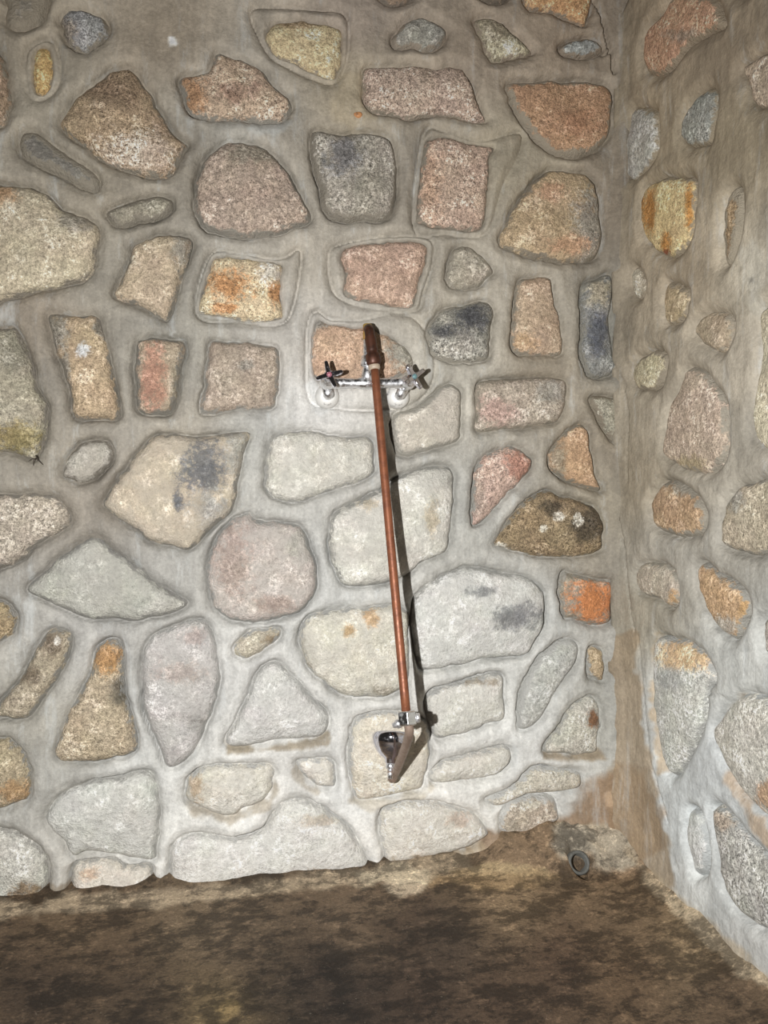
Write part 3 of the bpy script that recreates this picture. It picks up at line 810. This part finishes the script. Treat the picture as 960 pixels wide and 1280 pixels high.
def build_wall(name, wall, stones, a0, a1, z1, step, ctrl, stains, cracks, far_rng, n_far, seed):
    outl = [stone_outline(wall, s[0], i) for i, s in enumerate(stones)]
    far = []
    for ar, zr, n in far_rng:
        far += extra_stones(wall, outl + far, ar, zr, n, seed + len(far))
    # ---- mortar bed as a relief
    na = int(round((a1 - a0) / step)) + 1; nz = int(round((z1 + 0.02) / step)) + 1
    A, Z = np.meshgrid(np.linspace(a0, a1, na), np.linspace(-0.02, z1, nz))
    a = A.ravel(); z = Z.ravel(); P2 = np.stack([a, z], -1)
    h = 0.007 * fbm(a * 7, z * 7, 4, seed) + 0.004 * fbm(a * 28, z * 28, 4, seed + 9) + 0.0015 * fbm(a * 110, z * 60, 2, seed + 19)
    near = np.full(len(a), 9.0)      # distance to the nearest scribed joint
    ins = np.zeros(len(a), bool); sink = np.zeros(len(a))

    def local(poly, m=0.05):
        lo = poly.min(0) - m; hi = poly.max(0) + m
        return np.where((a > lo[0]) & (a < hi[0]) & (z > lo[1]) & (z < hi[1]))[0]
    for i, o in enumerate(outl + far):
        idx = local(o)
        q = P2[idx]
        sd = seg_dist(q, o); inn = inside(q, o)
        ins[idx] |= inn & (sd > 0.007)
        sink[idx] = np.maximum(sink[idx], np.where(inn, np.clip(sd / 0.006, 0, 1) * 0.016, 0))
        g = stones[i][2].get('gr') if i < len(stones) else None
        if g:
            go = resample_closed(smooth_closed(wall.to2([p[0] for p in g], [p[1] for p in g])), 80)
            idx2 = local(go)
            sd2 = seg_dist(P2[idx2], go)
            near[idx2] = np.minimum(near[idx2], sd2 + 0.0015)
            near[idx] = np.minimum(near[idx], sd + 0.0065)
            near[idx2] = near[idx2]
        else:
            near[idx] = np.minimum(near[idx], sd)
    wv = 0.0038 * (1 + 1.2 * fbm(a * 22, z * 22, 3, seed + 3))
    gd = 0.0145 * np.clip(1 + 2.4 * fbm(a * 11, z * 11, 3, seed + 4), 0.45, 1.8)
    if name == 'wall_right':       # here the cement is wiped flush over the edges of the stones
        gd = gd * (0.35 + 0.65 * sstep(1.0, 0.55, z))
    h = h + 0.006 * sstep(0.004, 0.020, near) - gd * np.exp(-(near / wv) ** 2)
    for wl, ln, wd, dp in cracks:
        if wl != name[5].upper():
            continue
        l2 = wall.to2([p[0] for p in ln], [p[1] for p in ln])
        idx = local(l2, 0.03)
        sd = seg_dist(P2[idx] + 0.004 * np.stack([fbm(a[idx] * 90, z[idx] * 90, 3, 77), 0 * a[idx]], -1), l2, False)
        h[idx] -= dp / 1000 * np.exp(-(sd / (wd / 1000)) ** 2)
    # rounded inner corner, thicker towards the ground
    da = np.abs(a)
    wide = 0.020 + 0.028 * sstep(0.55, 0.05, z)
    amp = 0.016 + 0.020 * sstep(0.55, 0.05, z)
    h = h + amp * np.exp(-(da / wide) ** 1.5) * (1 + 0.5 * fbm(a * 20, z * 14, 3, 31))
    px, py = project(wall.to3(a, z, np.zeros(len(a))))
    if name == 'wall_back':
        # lumps of rough cement round the drain
        rr = np.hypot((px - 722) / 70, (py - 1050) / 40)
        h = h + sstep(1.1, 0.3, rr) * (0.010 + 0.03 * fbm(a * 45, z * 45, 4, 55))
    h = np.where(ins, -0.026, h - sink)
    P = wall.to3(a, z, h)
    # ---- colours of the mortar: grey cement, whitened by lime where water runs, earth stains
    tint = idw(px, py, ctrl)
    tint = tint * (1 + 0.10 * sstep(620, 850, py) * sstep(800, 600, px))[:, None]      # soap and lime film in the splash zone
    tint = tint * (1 + 0.25 * fbm(a * 9, z * 5, 4, seed + 40))[:, None]
    for poly, rgb, stg, rag in stains:
        m = mask_poly(px, py, poly, rag)[:, None] * stg
        tint = tint * (1 - m) + lin(rgb) * m
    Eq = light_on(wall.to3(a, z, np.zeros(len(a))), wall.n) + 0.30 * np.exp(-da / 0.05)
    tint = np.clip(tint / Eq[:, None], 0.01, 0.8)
    out_of = np.clip(np.maximum(np.maximum(-px, px - 960), np.maximum(-py, py - 1280)) / 250, 0, 1)[:, None]
    tint = tint * (1 - out_of) + np.clip(tint, 0.1, 0.34) * out_of
    ii = np.arange(na * nz).reshape(nz, na)
    Q = np.stack([ii[:-1, :-1], ii[:-1, 1:], ii[1:, 1:], ii[1:, :-1]], -1).reshape(-1, 4)
    if name == 'wall_right':
        Q = Q[:, ::-1]
    me = fast_mesh(name, P, Q, M_MORTAR, {'tint': tint})
    w = bpy.data.objects.new(name, me)
    COL.objects.link(w)
    w['kind'] = 'structure'
    # ---- the stones
    K = 15
    for i, o in enumerate(outl + far):
        c = o.mean(0); nvt = len(o)
        fr = np.concatenate([[1.0, 0.985, 0.965, 0.94], np.linspace(0.90, 0.06, K)])
        rings = [c + (o - c) * f for f in fr]
        v2 = np.vstack(rings + [c[None]])
        e = seg_dist(v2, o); e[:nvt] = 0
        if i < len(stones):
            opt = stones[i][2]; rgb = stones[i][1]
        else:
            r = random.Random(seed * 31 + i)
            opt = {'sk': r.uniform(.14, .3), 'pr': r.uniform(7, 13), 'sm': .18}
            rgb = r.choice([(168, 148, 128), (186, 172, 146), (160, 130, 100), (176, 166, 150)])
        pr = opt.get('pr', 10) / 1000.0
        flush = name == 'wall_right' and i < len(stones) and c[1] > 0.62
        if flush:
            pr *= 0.75
        sd = i * 13 + seed
        rgh = 0.55 + 1.6 * opt.get('sk', .2)
        d = -0.015 + (0.015 + pr * 0.62) * (1 - np.exp(-(e / 0.0065) ** 1.3)) + pr * 0.55 * sstep(0, 0.06, e)
        d = d + sstep(0, 0.012, e) * rgh * (0.011 * fbm(v2[:, 0] * 17 + sd, v2[:, 1] * 17, 3, sd) + 0.006 * fbm(v2[:, 0] * 60, v2[:, 1] * 60 + sd, 3, sd + 1))
        V = wall.to3(v2[:, 0], v2[:, 1], d)
        cen = wall.to3(c[0], c[1], 0.0)
        nr = len(fr)
        k = np.arange(nvt); k2 = (k + 1) % nvt
        Qs = np.vstack([np.stack([j * nvt + k, j * nvt + k2, (j + 1) * nvt + k2, (j + 1) * nvt + k], -1) for j in range(nr - 1)])
        px_, py_ = project(V)
        mk = np.zeros((len(V), 3))
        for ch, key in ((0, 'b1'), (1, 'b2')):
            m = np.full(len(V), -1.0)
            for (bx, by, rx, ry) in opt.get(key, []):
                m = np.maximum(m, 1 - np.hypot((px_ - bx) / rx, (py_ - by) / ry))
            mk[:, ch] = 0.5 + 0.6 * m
        mk[:, 2] = np.clip(e / 0.03, 0, 1)
        me = bpy.data.meshes.new('stone')
        tri = [((nr - 1) * nvt + int(x), (nr - 1) * nvt + int(y), nr * nvt) for x, y in zip(k, k2)]
        me.from_pydata((V - cen).tolist(), [], Qs.tolist() + tri)
        me.polygons.foreach_set('use_smooth', [True] * len(me.polygons))
        at = me.attributes.new('masks', 'FLOAT_COLOR', 'POINT')
        at.data.foreach_set('color', np.hstack([mk, np.ones((len(V), 1))]).astype(np.float32).ravel())
        me.materials.append(M_ROCK)
        bm = bmesh.new(); bm.from_mesh(me)
        bmesh.ops.recalc_face_normals(bm, faces=bm.faces)
        f0 = max(bm.faces, key=lambda f: -f.calc_area() * 0 + f.index)
        if f0.normal.dot(Vector(wall.n.tolist())) < 0:
            bmesh.ops.reverse_faces(bm, faces=bm.faces)
        bm.to_mesh(me); bm.free()
        ob = bpy.data.objects.new('stone', me)
        ob.location = cen.tolist(); ob.parent = w
        COL.objects.link(ob)
        E = light_on(cen, wall.n)
        if i >= len(stones):
            E = 0.85

        def alb(x):
            q = lin(x) / E
            q = q * min(1.0, 0.78 / q.max())
            return [float(y) for y in q]
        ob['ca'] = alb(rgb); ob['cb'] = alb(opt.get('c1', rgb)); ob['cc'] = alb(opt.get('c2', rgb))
        mpx, mpy = project(cen)
        mt = np.clip(idw(np.array([float(mpx)]), np.array([float(mpy)]), ctrl)[0] / E, 0.02, 0.7)
        ob['cm'] = [float(x) for x in (mt * 1.02)]
        ob['smear'] = float(opt.get('sm', .15)) + (0.14 if flush else 0.0); ob['speck'] = float(opt.get('sk', .18)) + (0.0 if 'lime' in opt else 0.05); ob['lime'] = float(opt.get('lime', 0.12)); ob['seed'] = float(i * 1.37 + seed)
    return w


wall_back = build_wall('wall_back', BACK, S[:NB], -1.75, 0.012, 2.15, 0.0035, MORTAR_B, STAINS_B, CRACKS,
                       [((-1.7, -1.36), (0.06, 2.08), 30), ((-1.36, -0.08), (1.86, 2.1), 14)], 0, 3)
wall_right = build_wall('wall_right', RIGHT, S[NB:], -0.012, 1.15, 2.15, 0.0040, MORTAR_R, STAINS_R, CRACKS,
                        [((0.60, 1.1), (0.06, 2.08), 32), ((0.06, 0.6), (1.66, 2.1), 8)], 0, 8)

# ------------------------------------------------------------------ floor
_dw = plane_hit(721.0, 1079.0, CORNER + N * 0.070, N)
DR_A = float((_dw - CORNER) @ U); DR_T = 0.070; DR_Z = float(_dw[2])


def build_floor():
    step = 0.007
    a0, a1, t0, t1 = -1.75, 0.03, -0.03, 1.5
    na = int((a1 - a0) / step) + 1; nt = int((t1 - t0) / step) + 1
    A, T = np.meshgrid(np.linspace(a0, a1, na), np.linspace(t0, t1, nt))
    a = A.ravel(); t = T.ravel()
    z = 0.012 * fbm(a * 4, t * 4, 4, 61) + 0.004 * fbm(a * 25, t * 25, 3, 62) + 0.0025 * fbm(a * 90, t * 90, 2, 63)
    cov = np.exp(-np.clip(t, 0, 9) / 0.03) * (0.022 + 0.03 * fbm(a * 12, t * 6, 3, 64))
    cor = np.exp(-np.clip(-a, 0, 9) / 0.035) * (0.026 + 0.03 * fbm(t * 12, a * 6, 3, 65))
    wd = sstep(-0.36, -0.20, a)
    heap = wd * (0.060 + 0.035 * fbm(a * 22, t * 22, 4, 66)) * sstep(0.135, 0.0, t)
    lump = sstep(0.085, 0.02, np.hypot(a - DR_A, (t - DR_T + 0.02))) * (0.010 + 0.040 * fbm(a * 55, t * 55, 4, 67))
    hole = np.hypot(a - DR_A, 0.55 * (t - DR_T - 0.012))
    heap = heap * sstep(0.012, 0.04, hole + 0.012) + lump * sstep(0.015, 0.03, hole)
    z = z + cov * (1 - 0.6 * wd) + cor + heap - 0.02 * sstep(0.022, 0.014, hole)
    # falls towards the drain
    da = np.hypot(a + 0.13, t - 0.02)
    z = z - 0.006 * np.exp(-(da / 0.25) ** 2)
    P = CORNER + a[:, None] * U + t[:, None] * N + z[:, None] * ZV
    px, py = project(P)
    pts = [(60,1230,(62,50,39)),(120,1200,(70,57,44)),(300,1190,(84,71,57)),(330,1230,(52,43,35)),(440,1150,(88,74,59)),(560,1180,(60,50,41)),
           (640,1120,(108,92,72)),(760,1130,(92,77,60)),(700,1200,(66,52,41)),(520,1240,(58,46,37)),(780,1220,(82,66,50)),
           (900,1240,(78,64,50)),(250,1150,(92,79,63)),(100,1165,(84,70,54)),(620,1250,(70,56,44)),(285,1265,(105,90,64)),(440,1260,(50,41,34)),
           (870,1180,(112,96,74)),(400,1215,(48,39,32)),(180,1255,(60,49,38))]
    tint = idw(px, py, pts)
    band = [([(-80,1128),(60,1124),(215,1110),(465,1084),(600,1052),(640,1092),(470,1104),(330,1120),(200,1134),(60,1145),(-80,1152)], (140,126,106), .8, 8),
            ([(483,1103),(505,1097),(530,1103),(525,1116),(503,1121),(486,1114)], (160,146,126), .8, 5),
            ([(445,1092),(500,1083),(540,1088),(530,1102),(470,1104)], (170,158,136), .6, 8),
            ([(590,1070),(610,1046),(690,1030),(700,1000),(800,980),(830,1060),(820,1088),(700,1094),(600,1090)], (116,98,78), .9, 10),
            ([(690,1056),(698,1030),(735,1022),(768,1036),(790,1060),(800,1082),(760,1092),(735,1070),(705,1072)], (150,142,127), .85, 9),
            ([(560,1086),(640,1078),(700,1092),(640,1098),(560,1094)], (160,142,110), .6, 5),
            ([(545,1092),(620,1088),(700,1090),(720,1100),(640,1112),(540,1108)], (136,115,86), .6, 8),
            ([(785,1065),(830,1095),(880,1140),(960,1212),(1000,1250),(960,1240),(880,1180),(810,1110)], (158,144,122), .8, 9),
            ([(273,1258),(285,1248),(298,1256),(292,1275),(276,1280)], (138,118,82), .8, 4),
            ([(350,1215),(440,1190),(480,1240),(420,1280),(300,1280)], (40,33,28), .35, 18),
            ([(0,1220),(90,1205),(160,1225),(60,1260),(0,1270)], (44,36,29), .35, 16),
            ([(440,1150),(520,1130),(560,1165),(500,1190)], (56,45,36), .5, 18)]
    for poly, rgb, s, rag in band:
        m = mask_poly(px, py, poly, rag)[:, None] * s
        tint = tint * (1 - m) + lin(rgb) * m
    G = P.reshape(nt, na, 3)
    nn = np.cross(np.gradient(G, axis=1), np.gradient(G, axis=0)).reshape(-1, 3)
    nn = nn / np.linalg.norm(nn, axis=1)[:, None]
    nn = nn * np.sign(nn[:, 2:3])
    q = nn.reshape(nt, na, 3)
    for _ in range(6):
        q = (q + np.roll(q, 1, 0) + np.roll(q, -1, 0) + np.roll(q, 1, 1) + np.roll(q, -1, 1)) / 5
    nn = q.reshape(-1, 3) / np.linalg.norm(q.reshape(-1, 3), axis=1)[:, None]
    E = light_on(P, nn)
    tint = np.clip(tint / E[:, None], 0.008, 0.6)
    front = sstep(0.62, 0.85, t)[:, None]
    tint = tint * (1 - front) + np.array([0.10, 0.075, 0.052]) * front
    ii = np.arange(na * nt).reshape(nt, na)
    Q = np.stack([ii[:-1, :-1], ii[1:, :-1], ii[1:, 1:], ii[:-1, 1:]], -1).reshape(-1, 4)
    me = fast_mesh('floor', P, Q, M_FLOOR, {'tint': tint})
    f = bpy.data.objects.new('floor', me)
    COL.objects.link(f)
    f['kind'] = 'structure'
    return f


floor = build_floor()

# ------------------------------------------------------------------ the shower
W = lambda px, py, d: BW(px, py, d)
NV = Vector(N.tolist()); UV = Vector(U.tolist()); Z3 = Vector((0, 0, 1))
root_loc = W(455, 490, 0.0)
shower = bpy.data.objects.new('shower', None)
shower.location = root_loc
COL.objects.link(shower)
tag(shower, 'chrome cross-handle shower mixer with hanging brown copper pipe and shower head', 'shower')

DB = 0.052        # the mixer bar stands this far off the wall
barL = W(409, 479, DB); barR = W(509, 479, DB)
bar_c = W(460, 479, DB)
bdir = (barR - barL).normalized()
L = (barR - barL).length
prof = [(0, .0095), (.014, .0115), (.03, .0105), (L * .5 - .022, .0095), (L * .5 - .012, .0125), (L * .5 + .010, .0125), (L * .5 + .022, .0100), (L - .03, .0105), (L - .014, .0115), (L, .0095)]
part('mixer_body', lathe(barL, bdir, prof), M_CHROME, shower, bar_c)
# outlet, straight up from the middle of the bar
oc = W(459.5, 477, DB)
part('outlet', lathe(oc, Z3, [(0, .0125), (.012, .0125), (.020, .0115), (.028, .0095), (.070, .0092), (.095, .0085)]), M_CHROME, shower, oc)
nut0 = oc + Z3 * 0.030
part('outlet_nut', lathe(nut0, Z3, [(0, .012), (.002, .0145), (.012, .0145), (.014, .0125), (.020, .0125), (.022, .0105)], 6 * 4), M_CHROME, shower, nut0)
top_sleeve = oc + Z3 * 0.083
part('outlet_end', lathe(top_sleeve, Z3, [(0, .0088), (.002, .0094), (.030, .0094), (.032, .008)], 24), M_GREEN, shower, top_sleeve)
for side, fx, fy, bx in ((-1, 409, 495.5, barL), (1, 497, 496, barR)):
    fc = W(fx, fy, 0.004)
    part('flange', lathe(fc, NV, [(-.012, .0245), (0.0, .0250), (.004, .0246), (.011, .0215), (.0155, .0160), (.0175, .0115)], 40), M_LIMED, shower, fc)
    # cranked connector from the flange to the bar's end
    a = fc + NV * 0.012; b = fc + NV * 0.028
    e = bx - bdir * (-side) * 0.0
    mid = Vector(e) - NV * 0.020
    part('connector', tube([a, b, b.lerp(mid, .5) + NV * .002, mid, Vector(e)], [.0105, .0105, .0108, .011, .0112], 24), M_CHROME, shower, a)
    # valve body pointing outwards to the user
    hc = W(411, 470, 0.088) if side < 0 else W(515, 472, 0.088)
    ax = (hc - Vector(e)).normalized()
    ln = (hc - Vector(e)).length
    part('valve', lathe(Vector(e) - ax * .010, ax, [(0, .008), (.003, .0125), (.012, .0150), (.022, .0150), (.030, .0130), (ln - .004, .0095), (ln + .008, .0085)], 32), M_CHROME, shower, e)
    # cross handle
    hb = hc
    hd = (ax + NV * 0.8).normalized() if side < 0 else (NV * 0.9 + UV * .30 + Z3 * .08).normalized()
    x0 = (UV - hd * UV.dot(hd)).normalized(); y0 = hd.cross(x0) * -1
    if y0.z < 0:
        y0 = -y0
    hub = lathe(hb - hd * .004, hd, [(0, .0085), (.004, .0100), (.011, .0100), (.014, .0075)], 24)
    arms = []
    angs = (104, 14, 200, 296) if side < 0 else (128, 36, -58, 214)
    for an in angs:
        u = x0 * math.cos(math.radians(an)) + y0 * math.sin(math.radians(an))
        v = hd.cross(u)
        p0 = hb + hd * .004
        Vv, Ff = [], []
        for tpos, wdt, hgt in ((.004, .0050, .0062), (.016, .0042, .0050), (.0245, .0036, .0042), (.0275, .0022, .0026)):
            q = p0 + u * tpos + hd * (tpos * .22)
            for sx, sy in ((-1, -1), (1, -1), (1, 1), (-1, 1)):
                Vv.append(q + v * wdt * sx + hd * hgt * sy)
        for r_ in range(3):
            for k_ in range(4):
                Ff.append((r_ * 4 + k_, r_ * 4 + (k_ + 1) % 4, r_ * 4 + 4 + (k_ + 1) % 4, r_ * 4 + 4 + k_))
        Ff += [(0, 1, 2, 3), (15, 14, 13, 12)]
        arms.append((Vv, Ff))
    h_o = part('handle', join(hub, *arms), M_BRIGHT, shower, hb, True, 0.0010, 35)
    ib = hb + hd * .0095
    part('index_button', lathe(ib, hd, [(0, .0050), (.0030, .0050), (.0045, .0035), (.005, .001)], 20), M_RED if side < 0 else M_BLUE, h_o, ib).__setitem__('label', 'dull red hot index button' if side < 0 else 'blue-green cold index button')

# riser folded over: elbow on the outlet, coupling and long pipe hanging away from the wall
el0 = top_sleeve + Z3 * 0.020
d1 = 0.066
c_top = W(461.5, 413, d1 + .004); c_bot = W(467, 452, d1 + .008)
p_top = W(468, 458, d1 + .010); p_bot = W(508, 893, 0.235)
part('elbow', tube([el0, el0.lerp(c_top, .5) + Z3 * .003, c_top, c_top.lerp(c_bot, .25)], [.0088, .0095, .0098, .0098], 20), M_RUST, shower, el0)
cd = (c_bot - c_top).normalized(); cl = (c_bot - c_top).length
part('coupling', lathe(c_top, cd, [(-.004, .0085), (0, .0100), (.012, .0100), (.016, .0112), (cl - .026, .0112), (cl - .022, .0120), (cl - .018, .0108), (cl - .014, .0145), (cl + .002, .0148), (cl + .006, .0130), (cl + .008, .0110)], 28), M_RUST, shower, c_top)
pd = (p_bot - p_top).normalized()
part('solder_ring', lathe(c_bot + cd * .006, pd, [(0, .0100), (.002, .0118), (.008, .0118), (.011, .0100), (.012, .0088)], 28), M_TAPE, shower, c_bot)
PR = .0083
npts = 14
part('riser_pipe', tube([p_top - pd * .01 + pd * (i / (npts - 1)) * ((p_bot - p_top).length + .022) for i in range(npts)], PR, 24), M_COPPER, shower, p_top)
# clamp at the lower end of the pipe
M_CLAMP = chrome_material('clamp_chrome', 0.16, (0.8, 0.8, 0.8), 0.2, 0.45)
kc = p_bot + pd * .004
part('clamp', lathe(kc - pd * .010, pd, [(-.001, .0095), (0, .0165), (.002, .0180), (.023, .0180), (.025, .0165), (.026, .0095)], 6, True, True, 0.42), M_CLAMP, shower, kc, False, .0012)
side_u = (UV - pd * UV.dot(pd)).normalized()
sdir = (side_u * .95 + NV * .15).normalized()
part('clamp_screw', lathe(kc + pd * .003 + sdir * .008, sdir, [(0, .006), (.008, .006), (.009, .0085), (.014, .0085), (.016, .0065)], 20), M_CHROME, shower, kc)
sdl = (-side_u * .95 + NV * .1 - Z3 * .25).normalized()
part('clamp_lug', lathe(kc + pd * .006 + sdl * .010, sdl, [(0, .0075), (.006, .0085), (.010, .0085), (.012, .006), (.018, .004)], 20), M_CHROME, shower, kc)
# bent arm running back to the wall and turning up into the shower head
HD = .058
g = [W(509.5, 900, .237), W(511.5, 912, .236), W(511, 920, .222), W(508, 930, .190), W(503, 944, .142), W(497, 960, .086), W(493.5, 967, .062), W(491, 973, .053), W(488.5, 973.5, .052), W(487.6, 969, .060), W(487.6, 963, .068)]
gv = []
for i in range(len(g) - 1):
    a, b, c, d = g[max(i - 1, 0)], g[i], g[i + 1], g[min(i + 2, len(g) - 1)]
    for k in range(5):
        t = k / 5
        gv.append(0.5 * (2 * b + (c - a) * t + (2 * a - 5 * b + 4 * c - d) * t * t + (3 * b - a - 3 * c + d) * t ** 3))
gv.append(g[-1])
rad = [PR * 1.02 if i < 40 else PR * 0.62 for i in range(len(gv))]
for i in range(34, 46):
    if i < len(gv):
        rad[i] = PR * (1.02 - .40 * sstep(34, 45, i))
part('shower_arm', tube(gv, [float(r) for r in rad], 20), M_DULL, shower, g[0])
hs = W(487.8, 967, .068); ht = W(490.5, 914, .034)
hax = (ht - hs).normalized(); hl = (ht - hs).length
head = part('shower_head', lathe(hs + hax * .018, hax, [(0, .0095), (.003, .0118), (.009, .0125), (.011, .0150), (.015, .0215), (.022, .0290), (.031, .0350), (.040, .0392), (.047, .0412), (.053, .0416), (.058, .0405), (.0605, .0380), (.0605, .0350), (.058, .0340)], 48), M_BRIGHT, shower, hs)
part('head_collar', lathe(hs + hax * .008, hax, [(0, .0075), (.002, .0105), (.010, .0105), (.013, .0085)], 24), M_CHROME, head, hs + hax * .008)
part('head_stem', lathe(hs - hax * .010, hax, [(0, .005), (.022, .005)], 20), M_CHROME, head, hs)
fp = hs + hax * (.018 + .0590)
part('spray_face', lathe(fp, hax, [(-.002, .0345), (0, .0345), (.001, .030), (.002, .010), (.002, .001)], 40), M_RUBBER, head, fp)

# ------------------------------------------------------------------ drain pipe, plug, twig
dc = Vector(_dw.tolist())
dd = (NV * .86 + Z3 * .5).normalized()
dr = bpy.data.objects.new('drain_pipe', None); dr.location = dc; COL.objects.link(dr)
tag(dr, 'round grey drain pipe end set in rough cement at the wall foot', 'drain pipe')
R0 = .0240
part('pipe_rim', lathe(dc - dd * .045, dd, [(0, R0), (.058, R0), (.061, R0 - .002), (.060, R0 - .0065), (.020, R0 - .007), (.0, R0 - .007)], 32, False, False), M_PVC, dr, dc)
part('silt_plug', lathe(dc - dd * .026, dd, [(0, R0 - .007), (.004, R0 - .0072), (.007, .011), (.001, .006), (.000, .0005)], 24, True, True), plain_material('silt', (0.07, 0.06, 0.05), 0.9, 0, .5, 150), dr, dc)

pc = W(447, 144, 0.006)
pl = bpy.data.objects.new('wall_plug', None); pl.location = pc; COL.objects.link(pl)
tag(pl, 'tiny orange plug with a dark hole in the mortar high above the mixer', 'wall plug')
xs, ys = UV, Z3
ov = [(9, 1), (7, 4.2), (2, 5), (-4, 3.8), (-8, 1.5), (-6.5, -2), (-3, -5), (2, -6.5), (6, -4.5), (8.5, -2)]
Vv = [pc + xs * x * .001 + ys * y * .001 + NV * q for q in (-.008, .0045) for x, y in ov] + [pc + xs * x * .0007 + ys * y * .0007 + NV * .0065 for x, y in ov]
nO = len(ov)
Ff = [(r * nO + i, r * nO + (i + 1) % nO, (r + 1) * nO + (i + 1) % nO, (r + 1) * nO + i) for r in range(2) for i in range(nO)] + [tuple(range(2 * nO, 3 * nO))]
part('plug_body', (Vv, Ff), M_PLUG, pl, pc)
hcn = pc - xs * .0025 - ys * .001 + NV * .0058
part('plug_hole', lathe(hcn, NV, [(0, .0024), (.0012, .0024), (.0004, .0012)], 14), M_TWIG, pl, hcn).__setitem__('label', 'dark screw hole')

tc = W(45, 573, 0.010)
tw = bpy.data.objects.new('dry_twig', None); tw.location = tc; COL.objects.link(tw)
tag(tw, 'tiny dark forked twig caught under the mossy stone at the left edge', 'twig')
part('stem', tube([tc + Z3 * .006, tc + UV * .004 - Z3 * .003 + NV * .003, tc + UV * .013 - Z3 * .012], [.0013, .0012, .0006], 8), M_TWIG, tw, tc)
part('fork', tube([tc + Z3 * .001, tc - UV * .004 - Z3 * .004 + NV * .002, tc - UV * .005 - Z3 * .014], [.0009, .0008, .0004], 8), M_TWIG, tw, tc)
part('fork', tube([tc, tc - UV * .008 - Z3 * .001 + NV * .001, tc - UV * .014 - Z3 * .006], [.0008, .0007, .0003], 8), M_TWIG, tw, tc)
